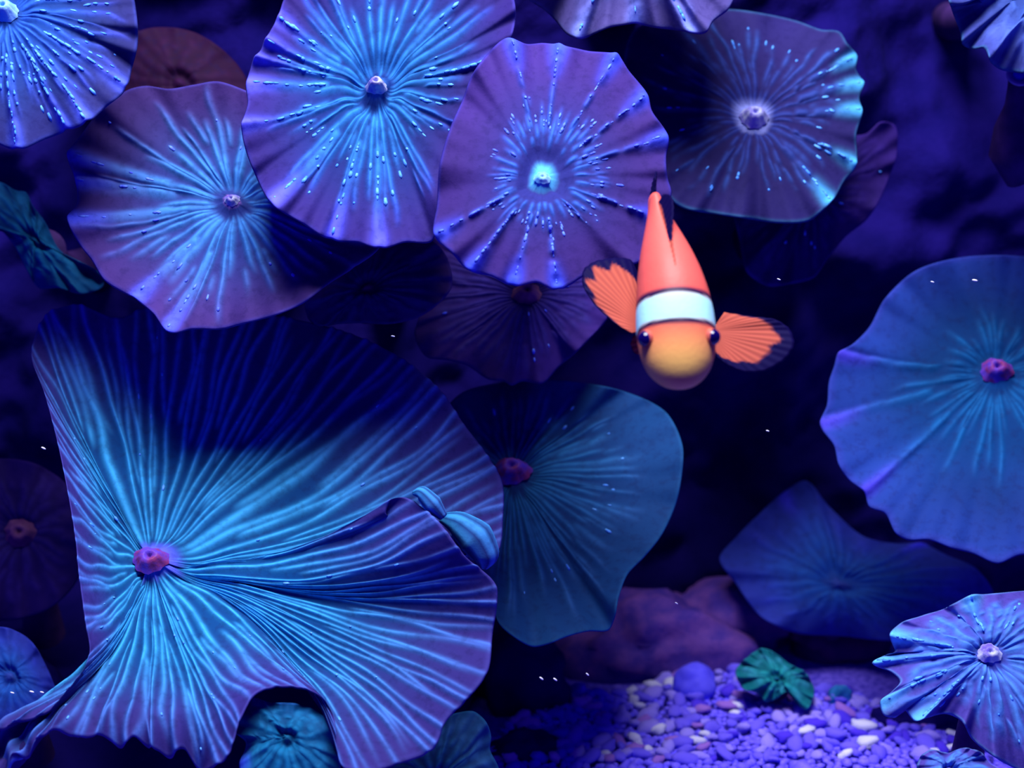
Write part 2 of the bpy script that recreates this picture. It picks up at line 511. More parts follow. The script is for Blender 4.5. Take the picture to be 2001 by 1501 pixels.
# foreground giant with ribs and folds
def q_fold(px, py, t):
    # lower left hem bends down and forward in a frill
    hem = np.clip((py - 1385 - 0.02*(px-200))/90.0, 0, 1) * np.clip((430-px)/60.0, 0, 1)
    z = -0.012*hem**1.5
    z = z + 0.0020*np.sin(px/11.0 + 2.0*np.sin(px/47.0))*np.clip((py-1385)/70.0, 0, 1)*np.clip((430-px)/50.0, 0, 1)
    # a trough before the bottom notch
    z = z - 0.004*np.exp(-(((px-560)/120.0)**2 + ((py-1290)/60.0)**2))
    return z
qout = [(62, 690), (92, 615, 0.05), (150, 596), (230, 622), (290, 600), (420, 612), (560, 622), (690, 655), (790, 705), (860, 765, -0.10), (905, 830, -0.14),
        (950, 890, -0.12), (978, 940, -0.1), (980, 1010, -0.07), (968, 1078, -0.05, .001), (935, 1072, -0.05, .002), (880, 1032, -0.05, .004), (805, 1008, -0.05, .006), (752, 1004, -0.05, .009),
        (762, 978, -0.06, .012), (790, 972, -0.07, .014), (818, 988, -0.08, .015), (862, 1028, -0.09, .0145), (905, 1085, -0.08, .012), (966, 1142, -0.05, .007), (968, 1180, -0.01, .004), (960, 1230, 0.02, .001), (950, 1310, 0.06), (905, 1370, 0.10), (870, 1405, .12), (845, 1460, 0.14),
        (780, 1488, 0.18), (715, 1505, 0.22), (668, 1495, 0.26), (657, 1440, 0.24), (650, 1395, 0.18), (620, 1355, 0.10), (560, 1338, 0.04), (500, 1352, 0.0), (470, 1400, -0.02),
        (440, 1480, -0.02), (400, 1500), (352, 1482), (315, 1490), (285, 1460), (240, 1468), (190, 1448, .02), (140, 1440, .05), (110, 1432, .07), (95, 1466, .07), (62, 1480, .08), (30, 1500, .10), (-15, 1510, .12), (-45, 1470, .15),
        (-20, 1440, .17), (40, 1412, .17), (95, 1388, .15), (130, 1350, 0.10), (168, 1300, 0.04), (176, 1270, 0.0), (168, 1215), (155, 1120), (148, 1050), (132, 955), (112, 860), (88, 770)]
Qroot = coral('huge ribbed cyan mushroom coral with a folded lip and frilled hem', (292, 1088), 0.478, 34, qout, mQ, yaw=2, drop=0.010, ripple=0.0022,
      rip_base=6, rip_seed=3, bulge=-0.004, dip=0.0035, nridge=68, nsec=104, rw=0.00046, rh=0.0008, ns=1300, nt=120, seed=3, wob=0.42, start=0.05,
      rend=(0.95, 1.4), mouth_r=0.0027, mouth_mat=M_MOUTH_RED, mouth_h=0.0022, stalk_r=0.013, zfun=q_fold, rimtip=0.11, breaks=0.35, thick=0.0014,
      rim_w=0.015, tub=60, tub_t=(0.3, 0.95), tub_r=(0.0002, 0.0004), pexp=2.4)

coral('blue mushroom coral crowded with bright dotted streaks in the top corner', (8, 18), 0.470, 26,
      [(-230, -60), (-120, -210), (60, -220), (210, -120), (255, -20), (266, 80), (255, 130), (243, 172), (205, 205), (170, 235), (130, 252), (85, 268), (32, 289), (-20, 270), (-130, 250), (-230, 120)],
      mA, drop=-0.008, ripple=0.0025, rip_base=7, rip_seed=8, nridge=34, nsec=34, rw=0.00045, rh=0.0007, seed=4, wob=0.35, mouth_r=0.002, stalk_r=0.011,
      tub=420, tub_r=(0.00022, 0.00048), tub_mat=M_TUB, majors=[(243, 172), (170, 235), (32, 289), (130, 252)], tub_major=0.3, ns=520)
coral('violet mushroom coral with blue ribs beside the azure dotted coral', (452, 388), 0.486, 22,
      [(250, 176), (285, 168), (330, 174), (380, 166), (425, 160), (490, 182), (560, 210), (640, 270), (700, 350), (742, 440), (740, 480), (690, 520), (640, 552), (590, 590), (540, 612),
       (480, 628), (430, 640), (375, 640), (330, 648), (300, 610), (265, 582), (205, 545), (180, 505), (160, 480), (134, 425), (152, 395), (150, 355), (134, 302), (160, 262), (195, 218)],
      mC, yaw=-6, drop=0.002, bulge=-0.002, ripple=0.0018, rip_base=6, rip_seed=2, ns=640, nridge=36, nsec=16, rw=0.0006, rh=0.0008, seed=9, wob=0.16, rend=(0.5, 1.1), mouth_r=0.0012, mouth_h=0.0012, mouth_mat=M_MOUTH_PALE,
      majors=[(134, 302), (150, 355), (134, 425), (330, 648), (265, 582)], tub=46, tub_r=(0.0003, 0.0005), tub_mat=M_TUB_V, tub_t=(0.45, 0.95), rimtip=0.16)
coral('azure mushroom coral with a dark heart and white-tipped mouth', (735, 162), 0.476, 22,
      [(556, -2), (545, 32), (520, 78), (512, 96), (500, 112), (483, 165), (486, 200), (474, 244), (482, 290), (497, 330), (532, 396), (590, 432), (648, 466), (700, 470), (742, 483), (790, 470), (842, 468), (856, 430),
       (876, 370), (902, 290), (940, 200), (985, 110), (1006, 25), (985, -50), (900, -120), (780, -140), (660, -110), (590, -60)],
      mD, yaw=2, drop=0.001, bulge=-0.002, ripple=0.0022, rip_base=9, rip_seed=6, nridge=36, nsec=26, rw=0.00054, rh=0.0008, seed=12, ns=640, wob=0.16, rend=(0.5, 0.95), mouth_r=0.0016, mouth_mat=M_MOUTH_PALE, mouth_h=0.0028,
      majors=[(545, 32), (520, 78), (500, 112), (483, 165), (474, 244), (532, 396), (742, 483), (985, 110), (648, 466)], tub=170, tub_r=(0.00025, 0.00055), tub_t=(0.4, 0.95), rimtip=0.14, dip=0.004)
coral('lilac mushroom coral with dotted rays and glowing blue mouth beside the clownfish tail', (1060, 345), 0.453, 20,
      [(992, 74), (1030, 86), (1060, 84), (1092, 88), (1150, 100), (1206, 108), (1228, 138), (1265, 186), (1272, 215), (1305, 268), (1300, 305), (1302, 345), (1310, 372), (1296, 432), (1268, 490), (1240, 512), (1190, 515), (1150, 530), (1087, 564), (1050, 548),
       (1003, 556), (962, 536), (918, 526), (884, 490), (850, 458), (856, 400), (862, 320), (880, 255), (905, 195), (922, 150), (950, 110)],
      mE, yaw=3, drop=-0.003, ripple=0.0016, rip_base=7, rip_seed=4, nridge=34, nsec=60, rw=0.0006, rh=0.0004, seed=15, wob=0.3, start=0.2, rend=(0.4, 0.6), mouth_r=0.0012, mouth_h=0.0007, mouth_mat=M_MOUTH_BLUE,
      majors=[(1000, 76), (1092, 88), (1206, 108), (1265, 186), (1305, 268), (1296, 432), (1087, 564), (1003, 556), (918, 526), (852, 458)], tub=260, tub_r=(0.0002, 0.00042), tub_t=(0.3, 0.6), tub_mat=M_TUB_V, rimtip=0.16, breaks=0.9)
coral('dusky mushroom coral with cyan spiked rim half in shade', (1475, 225), 0.530, 26,
      [(1240, 60), (1330, 30), (1425, 18), (1500, 28), (1560, 42), (1605, 58), (1640, 62), (1655, 85), (1674, 108), (1672, 135), (1687, 163), (1678, 190), (1684, 216), (1672, 260), (1672, 322), (1650, 350), (1625, 392), (1610, 405), (1580, 428), (1522, 432), (1470, 425),
       (1400, 415), (1330, 400), (1280, 350), (1240, 260), (1220, 150)],
      mF, yaw=2, drop=-0.004, ripple=0.0018, rip_base=7, rip_seed=9, nridge=30, nsec=30, rw=0.0005, rh=0.0004, seed=21, wob=0.3, rend=(0.5, 0.95), mouth_r=0.0024, mouth_mat=M_MOUTH_PALE, breaks=0.8,
      majors=[(1674, 108), (1687, 163), (1684, 216), (1672, 322), (1625, 392)], tub=90, tub_r=(0.00025, 0.0005), tub_t=(0.6, 0.95), rimtip=0.18)
coral('pale violet mushroom coral hanging its frilled edge over the dusky one', (1225, -150), 0.500, 28,
      [(1028, -10), (1065, 15), (1090, 40), (1108, 62), (1132, 76), (1160, 62), (1195, 48), (1240, 44), (1285, 50), (1330, 56), (1352, 64), (1378, 60), (1392, 38), (1422, 14), (1450, -60), (1430, -200), (1340, -300), (1200, -330), (1080, -290), (1000, -180), (1005, -70)],
      mG, drop=-0.010, ripple=0.0035, rip_base=6, rip_seed=12, nridge=20, nsec=20, rw=0.0012, rh=0.0012, seed=25, wob=0.3, majors=[(1132, 76), (1352, 64), (1240, 44)], tub=50, rimtip=0.09, ns=360, nt=44)
coral('dark purple mushroom coral tucked behind the dusky spiked one', (1580, 380), 0.552, 14,
      [(1440, 300), (1550, 240), (1640, 262), (1690, 262), (1722, 238), (1748, 245), (1752, 300), (1735, 350), (1715, 395), (1690, 430), (1655, 458), (1620, 500), (1590, 540), (1545, 552), (1500, 556), (1462, 530), (1448, 470), (1430, 380)],
      mH, yaw=8, drop=-0.006, ripple=0.0022, rip_seed=14, nridge=24, nsec=20, rw=0.0008, rh=0.0004, seed=28, ns=320, nt=36, mouth_part=False, rimtip=0.14, tub=12)
coral('steel blue ruffled mushroom coral above the bare stalk', (2060, -60), 0.500, 24,
      [(1852, -20), (1868, 30), (1880, 62), (1884, 84), (1905, 92), (1925, 90), (1938, 118), (1958, 132), (1990, 138), (2020, 140), (2090, 160), (2200, 120), (2270, 0), (2200, -160), (2040, -230), (1900, -160)],
      mI, drop=-0.004, ripple=0.004, rip_base=8, rip_seed=17, nridge=14, nsec=6, rw=0.0022, rh=0.0018, seed=31, stalk_r=0.006, ns=320, nt=44, rimtip=0.14)
coral('wide ocean blue mushroom coral with a violet scalloped rim', (1948, 720), 0.536, 24,
      [(1640, 690), (1668, 672), (1700, 640), (1730, 585), (1790, 530), (1870, 505), (1980, 500), (2090, 520), (2200, 590), (2270, 720), (2240, 900), (2150, 1030), (2040, 1078), (1990, 1082), (1950, 1098), (1900, 1078), (1860, 1068), (1815, 1052), (1775, 1052), (1752, 1040),
       (1730, 1000), (1700, 988), (1690, 960), (1660, 935), (1640, 905), (1632, 870), (1604, 828), (1618, 790), (1622, 745), (1632, 715)],
      mK, yaw=-8, drop=0.004, bulge=-0.002, ripple=0.0014, rip_base=8, rip_seed=19, nridge=44, nsec=10, rw=0.0006, rh=0.0005, seed=34, wob=0.3, rend=(0.25, 0.65), tone_amp=0.4, mouth_r=0.0027, mouth_mat=M_MOUTH_RED, ns=480, rimtip=0.18,
      majors=[(1640, 690), (1604, 828), (1690, 960)], rim_w=0.05)
coral('deep blue saddle-shaped mushroom coral under the wide ocean blue one', (1640, 1140), 0.585, 22,
      [(1408, 1090), (1440, 1050), (1480, 1010), (1530, 965), (1575, 940), (1620, 990), (1690, 1050), (1750, 1062), (1800, 1062), (1850, 1085), (1905, 1110), (1940, 1160), (1930, 1210), (1840, 1240), (1740, 1250), (1640, 1240), (1560, 1235), (1490, 1205), (1440, 1140)],
      mL, drop=-0.006, ripple=0.003, rip_base=4, rip_seed=22, nridge=20, nsec=20, rw=0.0008, rh=0.0004, seed=37, ns=320, nt=40, mouth_part=False, majors=[(1530, 965), (1800, 1062)], rimtip=0.09)
coral('bright violet mushroom coral with ragged cyan edge over the gravel', (1935, 1275), 0.470, 26,
      [(1740, 1242), (1762, 1218), (1800, 1204), (1850, 1188), (1898, 1166), (1950, 1160), (2010, 1155), (2110, 1180), (2180, 1300), (2190, 1450), (2100, 1540), (2010, 1510), (1950, 1480), (1900, 1440), (1880, 1405), (1850, 1392), (1815, 1400), (1790, 1408), (1770, 1385), (1752, 1400), (1730, 1395), (1722, 1370),
       (1745, 1350), (1762, 1330), (1745, 1312), (1706, 1296), (1730, 1280), (1752, 1272)],
      mM, drop=-0.005, ripple=0.003, rip_base=8, rip_seed=25, nridge=26, nsec=30, rw=0.0008, rh=0.0008, seed=40, wob=0.4, mouth_r=0.0018, mouth_h=0.0014, mouth_mat=M_MOUTH_PALE, ns=420, stalk_r=0.006,
      majors=[(1740, 1242), (1706, 1296), (1722, 1370), (1790, 1408), (1898, 1166)], tub=90, rimtip=0.23)
coral('dark violet mushroom coral below the lilac one with rosy mouth', (1030, 570), 0.526, 18,
      [(800, 520), (806, 570), (822, 610), (812, 650), (835, 695), (880, 702), (915, 712), (955, 738), (985, 742), (1000, 750), (1020, 742), (1060, 746), (1090, 715), (1120, 690), (1150, 660), (1185, 620), (1205, 560), (1190, 480), (1120, 420), (1000, 400), (890, 430), (820, 470)],
      mN, drop=-0.004, ripple=0.002, rip_seed=27, rip_base=6, nridge=36, nsec=36, rw=0.0006, rh=0.0006, seed=43, mouth_r=0.0024, mouth_mat=M_MOUTH_DIM, ns=360, nt=44, rimtip=0.09, tub=20, tub_mat=M_TUB_V)
coral('small shaded mushroom coral between the violet and lilac ones', (715, 560), 0.508, 16,
      [(598, 590), (605, 622), (622, 634), (665, 630), (700, 628), (760, 630), (810, 620), (845, 600), (880, 560), (870, 500), (840, 470), (780, 460), (700, 480), (640, 530)],
      mN, drop=-0.003, ripple=0.002, rip_seed=29, nridge=18, nsec=14, rw=0.0008, rh=0.0005, seed=46, ns=280, nt=32, stalk_r=0.008, mouth_part=False, rimtip=0.14)
coral('teal mushroom coral with red mouth beside the huge ribbed one', (1000, 915), 0.530, 38,
      [(860, 820), (900, 770), (1000, 745), (1110, 745), (1220, 765), (1300, 805), (1332, 870), (1330, 930), (1318, 985), (1290, 1045), (1258, 1085), (1225, 1120), (1208, 1165), (1200, 1205), (1188, 1228), (1150, 1230), (1110, 1240), (1068, 1256), (1040, 1260), (1005, 1242), (975, 1215), (955, 1150), (920, 1080), (870, 1000), (845, 900)],
      mP, drop=0.005, bulge=-0.002, ripple=0.0024, rip_seed=31, rip_base=5, nridge=44, nsec=44, rw=0.0006, rh=0.0006, seed=49, mouth_r=0.0032, mouth_mat=M_MOUTH_RED, ns=460, rend=(0.5, 0.95), rimtip=0.11, tub=20, tub_t=(0.55, 0.8))
coral('dim maroon mushroom coral behind the violet ribbed one', (350, 160), 0.545, 10,
      [(235, 100), (255, 70), (290, 56), (335, 54), (385, 66), (430, 95), (465, 130), (490, 180), (480, 260), (400, 300), (300, 290), (240, 230), (225, 160)],
      coral_mat('skin_maroon', (44, 14, 54), (50, 18, 60), (46, 16, 56), (54, 20, 64), (56, 22, 68), (46, 16, 56)), drop=-0.005, ripple=0.0012, rip_seed=33, nridge=12, nsec=10, rw=0.001, rh=0.0003, seed=52, ns=260, nt=30, stalk_r=0.008, mouth_part=False, rimtip=0.05)
coral('dim green teal folded coral at the left rock', (70, 470), 0.535, 16,
      [(-60, 360), (0, 356), (30, 372), (50, 376), (62, 400), (90, 440), (110, 480), (130, 500), (190, 530), (200, 556), (160, 572), (110, 560), (75, 560), (50, 520), (30, 480), (0, 448), (-50, 430)],
      mT, drop=-0.003, ripple=0.0025, rip_seed=35, nridge=14, nsec=14, rw=0.0009, rh=0.0006, seed=55, ns=300, nt=32, stalk_r=0.007, mouth_part=False, rimtip=0.05)
coral('small dim slate mushroom coral left of the cyan frilled hem', (20, 1320), 0.500, 22,
      [(-120, 1240), (-40, 1225), (20, 1230), (55, 1250), (80, 1285), (100, 1330), (112, 1365), (90, 1410), (0, 1440), (-90, 1430), (-140, 1340)],
      mL, drop=-0.003, ripple=0.002, rip_seed=37, nridge=20, nsec=14, rw=0.0008, rh=0.0004, seed=58, ns=260, nt=30, stalk_r=0.007, mouth_part=False, rimtip=0.09)
coral('very dark purple mushroom coral left of the huge ribbed one', (40, 1040), 0.545, 12,
      [(-140, 940), (-40, 900), (60, 905), (130, 950), (165, 1040), (150, 1130), (90, 1190), (-20, 1210), (-130, 1150)],
      mH, drop=-0.004, ripple=0.002, rip_seed=39, nridge=20, nsec=14, rw=0.0008, rh=0.0004, seed=61, ns=260, nt=30, stalk_r=0.008, mouth_mat=M_MOUTH_DIM, mouth_r=0.003, rimtip=0.05)
coral('small teal mushroom coral with violet tipped edge inside the notch of the huge one', (560, 1440), 0.447, 20,
      [(472, 1372), (490, 1364), (505, 1366), (530, 1374), (570, 1376), (610, 1385), (640, 1410), (655, 1450), (660, 1520), (600, 1560), (520, 1560), (480, 1530), (470, 1490), (482, 1450), (462, 1430), (470, 1400)],
      mT, drop=-0.003, ripple=0.002, rip_seed=41, nridge=14, nsec=8, rw=0.0008, rh=0.0005, seed=64, ns=300, nt=36, stalk_r=0.006, mouth_part=False, rimtip=0.09, majors=[(490, 1364), (470, 1490)])
coral('dim sea green mushroom coral under the huge ribbed one near the gravel', (850, 1530), 0.478, 22,
      [(780, 1440), (840, 1420), (890, 1395), (925, 1392), (948, 1412), (958, 1440), (956, 1465), (972, 1500), (985, 1560), (930, 1640), (820, 1650), (740, 1590), (730, 1500)],
      mP, drop=-0.003, ripple=0.002, rip_seed=43, nridge=20, nsec=14, rw=0.0009, rh=0.0006, seed=67, ns=280, nt=32, stalk_r=0.007, mouth_part=False, rimtip=0.14)
coral('little frilly green polyp at the back of the gravel', (1520, 1325), 0.564, 26,
      [(1440, 1310), (1462, 1285), (1490, 1268), (1520, 1280), (1545, 1300), (1570, 1312), (1590, 1345), (1575, 1385), (1555, 1372), (1540, 1350), (1518, 1362), (1500, 1370), (1480, 1352), (1455, 1345)],
      coral_mat('skin_sea_green', (10, 110, 130), (20, 130, 150), (30, 150, 160), (60, 150, 190), (70, 170, 210), (20, 90, 130)), drop=-0.003, ripple=0.003, rip_seed=45, nridge=10, nsec=8, rw=0.0008, rh=0.0006, seed=70, ns=260, nt=28, stalk_r=0.005, mouth_part=False, rimtip=0.18)
coral('tiny cyan and violet polyp at the gravel edge below the bright violet coral', (1855, 1500), 0.452, 30,
      [(1800, 1480), (1822, 1466), (1850, 1472), (1880, 1462), (1915, 1470), (1935, 1492), (1960, 1510), (1940, 1545), (1880, 1560), (1820, 1550), (1795, 1515)],
      mM, drop=-0.002, ripple=0.002, rip_seed=47, nridge=10, nsec=8, rw=0.0008, rh=0.0006, seed=73, ns=220, nt=24, stalk_r=0.005, mouth_part=False, rimtip=0.23)

# curled lobes of the huge coral's lip (children of it)
def lobe(pts, radii, mat, parent, flat=0.55):
    P = np.array([at(x, y, d) for (x, y, d) in pts])
    # dense spline
    u = np.linspace(0, len(P)-1, 7*(len(P)-1)+1)
    Q = np.stack([np.interp(u, np.arange(len(P)), P[:, j]) for j in range(3)], 1)
    for _ in range(4):
        Q[1:-1] = 0.25*Q[:-2] + 0.5*Q[1:-1] + 0.25*Q[2:]
    R_ = np.interp(u, np.arange(len(P)), radii)
    V, F, T = tube(Q - np.array(parent.location), R_, 24)
    me = make_mesh('curled_lip', V, F, T)
    n = len(Q)
    ang = np.tile(np.arange(24)/24.0, n); al = np.repeat(np.linspace(0, 1, n), 24)
    rid = 0.5 + 0.5*np.sin(ang*2*np.pi*7)
    pig = np.stack([rid*0.9, np.full(n*24, 0.55) + 0.25*al, np.zeros(n*24), np.full(n*24, 0.55)], 1)
    pig = np.vstack([pig, [[0, 0.9, 0, 0.5]]*2])
    set_pig(me, pig)
    return link('curled_lip', me, mat, parent)
lobe([(862, 1012, 0.4665), (895, 1022, 0.4655), (930, 1050, 0.465), (950, 1085, 0.4655), (946, 1108, 0.467)], [0.0012, 0.0032, 0.0046, 0.0036, 0.0012], mQ, Qroot)
lobe([(808, 964, 0.461), (824, 962, 0.460), (845, 985, 0.460), (866, 1010, 0.461)], [0.0006, 0.0018, 0.0024, 0.0012], mQ, Qroot)

# bare stalk with a closed top at the right edge
def bare_stalk():
    b = at(1985, 330, 0.53)
    root = empty('closed_polyp', b)
    tag(root, 'closed brown polyp stalk with a pale ring top at the right', 'coral')
    pts = [(2010, 330, .535), (1975, 285, .532), (1972, 250, .53), (1982, 205, .527), (1986, 170, .525), (1990, 142, .523)]
    P = np.array([at(*q) for q in pts]) - b
    V, F, T = tube(P, [0.0075, 0.0066, 0.0042, 0.0026, 0.0024, 0.0026], 24)
    link('stalk', make_mesh('stalk', V, F, T), M_STALK, root)
    ang = np.arange(32)/32*2*np.pi; V = []
    c = at(1991, 148, .5205) - b
    for k in range(10):
        a = k/10*2*np.pi
        V.append(c + np.cos(ang)[:, None]*RIGHT*(0.0026 + 0.0009*math.cos(a)) + np.sin(ang)[:, None]*nrm(UP+0.5*FWD)*(0.0026 + 0.0009*math.cos(a)) + 0.0009*math.sin(a)*-FWD)
    V = np.vstack(V); i = np.arange(32)
    F = np.vstack([np.stack([k*32+i, k*32+(i+1) % 32, ((k+1) % 10)*32+(i+1) % 32, ((k+1) % 10)*32+i], 1) for k in range(10)])
    link('oral_ring', make_mesh('oral_ring', V, F), plain_mat('ring_pale', (120, 120, 190), (150, 150, 200), 300, .5, 0), root)
    iv, it = ICO2
    link('mouth', make_mesh('mouth', c + FWD*0.0006 + iv*0.0021, None, it), plain_mat('ring_blue', (40, 30, 220), (60, 50, 240), 300, .4, 0), root)
bare_stalk()

# ------------------------------------------------------------------ clownfish
def build_fish():
    L = 0.0485
    beta = math.radians(29)
    F_ = nrm(-UP*math.cos(beta) - FWD*math.sin(beta) + RIGHT*0.03)
    D_ = -FWD*math.cos(beta) + UP*math.sin(beta); D_ = nrm(D_ - F_*(D_ @ F_))
    X_ = np.cross(D_, F_)
    if X_ @ RIGHT < 0: X_ = -X_
    nose = at(1330, 757, 0.410)
    ss = np.array([0, .012, .03, .06, .10, .15, .21, .28, .36, .46, .57, .69, .80, .89, .95, 1.0])
    w = np.array([0, .060, .090, .120, .146, .164, .175, .180, .178, .168, .150, .122, .088, .058, .040, .030])
    ht = np.array([0, .048, .074, .100, .124, .146, .167, .188, .205, .210, .195, .160, .122, .095, .085, .08])
    hb = np.array([0, .045, .070, .098, .128, .155, .180, .200, .210, .205, .185, .150, .112, .088, .08, .078])
    ns, nr = 56, 96
    sv = np.linspace(0, 1, nr)**1.6
    def sm(y):
        f = np.interp(np.sqrt(sv), np.sqrt(ss), y)
        for _ in range(6): f[1:-1] = 0.25*f[:-2] + 0.5*f[1:-1] + 0.25*f[2:]
        return f
    W, HT, HB = sm(w), sm(ht), sm(hb)
    bendx = -0.10*np.clip(sv-0.35, 0, 1)**1.6
    bendh = -0.0*sv
    def spine(i): return nose - F_*sv[i]*L + X_*bendx[i]*L + D_*bendh[i]*L
    ang = np.arange(ns)/ns*2*np.pi
    V = []; pig = []
    for i in range(nr):
        c_, s_ = np.cos(ang), np.sin(ang)
        x = np.sign(c_)*np.abs(c_)**0.92*W[i]
        h = np.where(s_ > 0, HT[i], HB[i])*np.sign(s_)*np.abs(s_)**0.95
        V.append(spine(i) + L*(x[:, None]*X_ + h[:, None]*D_))
        # white bar with black borders; it leans forward down the flanks
        sl = sv[i] + 0.03*np.maximum(0, -s_) - 0.012*np.cos(2*ang)
        lo, hi = 0.262, 0.385
        wob = 0.006*np.sin(5*ang)
        band = np.clip((sl-lo)/0.008, 0, 1)*np.clip((hi+wob*0.4-sl)/0.008, 0, 1)
        blk = np.maximum(np.exp(-((sl-lo+0.006)/0.014)**4), np.exp(-((sl-hi-wob*0.4-0.010)/0.018)**4))
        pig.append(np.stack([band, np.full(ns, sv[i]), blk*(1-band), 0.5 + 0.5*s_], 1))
    V = np.vstack(V); pig = np.vstack(pig)
    root = empty('clownfish', nose - F_*0.35*L)
    org = np.array(root.location)
    tag(root, 'orange clownfish with one white head bar swimming towards the viewer', 'fish')
    Fq = ring_faces(nr, ns)
    c0 = spine(nr-1)
    V2 = np.vstack([V, c0[None]]); pig = np.vstack([pig, [[0, 1, 0, .5]]])
    a = np.arange(ns); b = (a+1) % ns
    T = np.stack([np.full(ns, len(V2)-1), (nr-1)*ns+b, (nr-1)*ns+a], 1)
    me = make_mesh('body', V2-org, Fq, T)
    set_pig(me, pig)
    m, nt, bs = new_mat('clownfish_skin')
    at_ = nt.nodes.new('ShaderNodeAttribute'); at_.attribute_name = 'pig'
    sep = nt.nodes.new('ShaderNodeSeparateColor'); nt.links.new(at_.outputs['Color'], sep.inputs[0])
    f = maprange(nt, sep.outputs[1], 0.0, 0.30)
    c = mix(nt, f, rgb(252, 200, 104), rgb(238, 96, 86))  # yellow snout pigment, painted brighter to stand in for light the nose lacks
    c = mix(nt, sep.outputs[2], c, (0.004, 0.002, 0.05, 1))
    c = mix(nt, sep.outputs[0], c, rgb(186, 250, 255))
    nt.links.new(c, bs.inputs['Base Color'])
    bs.inputs['Roughness'].default_value = 0.5
    bs.inputs['Specular IOR Level'].default_value = 0.25
    nf = noise_node(nt, 900.0, 2.0); bump(nt, bs, nf, 0.0002, 0.25)
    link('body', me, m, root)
    # eyes
    m_eye = plain_mat('eye_ring', (215, 110, 86), (190, 90, 84), 400, .3, 0)
    m_pup = plain_mat('eye_pupil', (6, 2, 60), (12, 4, 90), 400, .1, 0, 0.6)
    iv, it = ICO3
    for sg in (-1, 1):
        s0 = 0.20; i = int(np.argmin(abs(sv-s0)))
        aa = math.radians(33)
        c = spine(i) + L*(sg*math.cos(aa)**0.92*W[i]*0.955*X_ + HT[i]*math.sin(aa)**0.95*D_)
        e = link('eye', make_mesh('eye', c-org + iv*0.040*L, None, it), m_eye, root)
        dirn = nrm(sg*X_*0.80 + D_*0.45 + F_*0.35)
        link('pupil', make_mesh('pupil', c-org + dirn*0.010*L + iv*0.037*L, None, it), m_pup, e)
    # fins
    mf, nt, bs = new_mat('fin_membrane')
    at_ = nt.nodes.new('ShaderNodeAttribute'); at_.attribute_name = 'pig'
    sep = nt.nodes.new('ShaderNodeSeparateColor'); nt.links.new(at_.outputs['Color'], sep.inputs[0])
    c = mix(nt, sep.outputs[0], rgb(160, 72, 64), rgb(182, 88, 72))
    c = mix(nt, sep.outputs[2], c, (0.004, 0.002, 0.045, 1))
    nt.links.new(c, bs.inputs['Base Color'])
    bs.inputs['Roughness'].default_value = 0.6
    bs.inputs['Specular IOR Level'].default_value = 0.04
    def fan(name, rootp, pts3, nray, black, seed, thick=0.00016, cup=0.0):
        """fan from root point(s) to an open outline of 3-D points; black(s,t)->mask"""
        P = np.asarray(pts3); n = 90; k = len(P)
        u = np.linspace(0, k-1, n)
        # smooth interpolation
        Q = np.stack([np.interp(u, np.arange(k), P[:, j]) for j in range(3)], 1)
        for _ in range(10): Q[1:-1] = 0.25*Q[:-2] + 0.5*Q[1:-1] + 0.25*Q[2:]
        R0 = np.asarray(rootp); R0 = np.stack([np.interp(np.linspace(0, 1, n), np.linspace(0, 1, len(R0)), R0[:, j]) for j in range(3)], 1)
        nn = nrm(np.cross(Q[0]-R0[0], Q[-1]-R0[-1]))
        if nn @ FWD > 0: nn = -nn
        ntt = 26; tt = np.linspace(0, 1, ntt)
        s = np.linspace(0, 1, n)
        r = np.random.default_rng(seed)
        jag = np.interp(s, np.linspace(0, 1, nray), r.uniform(-0.05, 0.05, nray))
        V = []; G = []
        for side in (1, -1):
            for t_ in tt:
                pleat = 0.00009*np.cos(2*np.pi*nray*s)*min(1, t_*2)
                p = R0*(1-t_) + Q*t_ + nn*(pleat + cup*math.sin(math.pi*t_*0.5) + side*thick)[:, None]
                V.append(p)
                g = np.zeros((n, 4)); g[:, 0] = 0.5+0.5*np.cos(2*np.pi*nray*s); g[:, 2] = black(s, t_ + jag); g[:, 3] = 1
                G.append(g)
        V = np.vstack(V); G = np.vstack(G)
        def grid(off, flip):
            i = (np.arange(ntt-1)[:, None]*n + np.arange(n-1)[None]).ravel() + off
            f = np.stack([i, i+1, i+n+1, i+n], 1)
            return f[:, ::-1] if flip else f
        o2 = ntt*n
        i = np.arange(n-1) + (ntt-1)*n
        edge = np.stack([i, i+1, i+1+o2, i+o2], 1)
        j = np.arange(ntt-1)*n
        e2 = np.stack([j, j+n, j+n+o2, j+o2], 1); e3 = e2 + n-1
        me = make_mesh(name, V-org, np.vstack([grid(0, False), grid(o2, True), edge, e2, e3]))
        set_pig(me, G)
        return link(name, me, mf, root)
    d = 0.428
    # pectoral fin on the picture's left (swept back) and right
    lp = [(1238, 658, d), (1205, 640, d+.002), (1165, 604, d+.005), (1140, 566, d+.007), (1141, 534, d+.009), (1165, 517, d+.011), (1200, 511, d+.013), (1236, 512, d+.015), (1252, 545, d+.015)]
    rootl = [at(1256, 650, d), at(1258, 618, d+.004)]
    fan('pectoral_fin', rootl, [at(*q) for q in lp], 17,
        lambda s, t: np.clip((t - np.where(s < 0.22, 1.0-0.12*s/0.22*1.0, np.where(s < 0.72, 0.84-0.05*np.sin(s*40), 0.9-1.6*(s-0.72))))/0.04, 0, 1), 3, cup=0.001)
    rp = [(1412, 616, d+.004), (1465, 624, d+.003), (1512, 628, d+.002), (1542, 648, d+.002), (1551, 680, d), (1532, 708, d-.001), (1492, 731, d-.002), (1450, 732, d-.002), (1415, 716, d-.002), (1396, 700, d-.002)]
    rootr = [at(1398, 636, d+.002), at(1393, 672, d)]
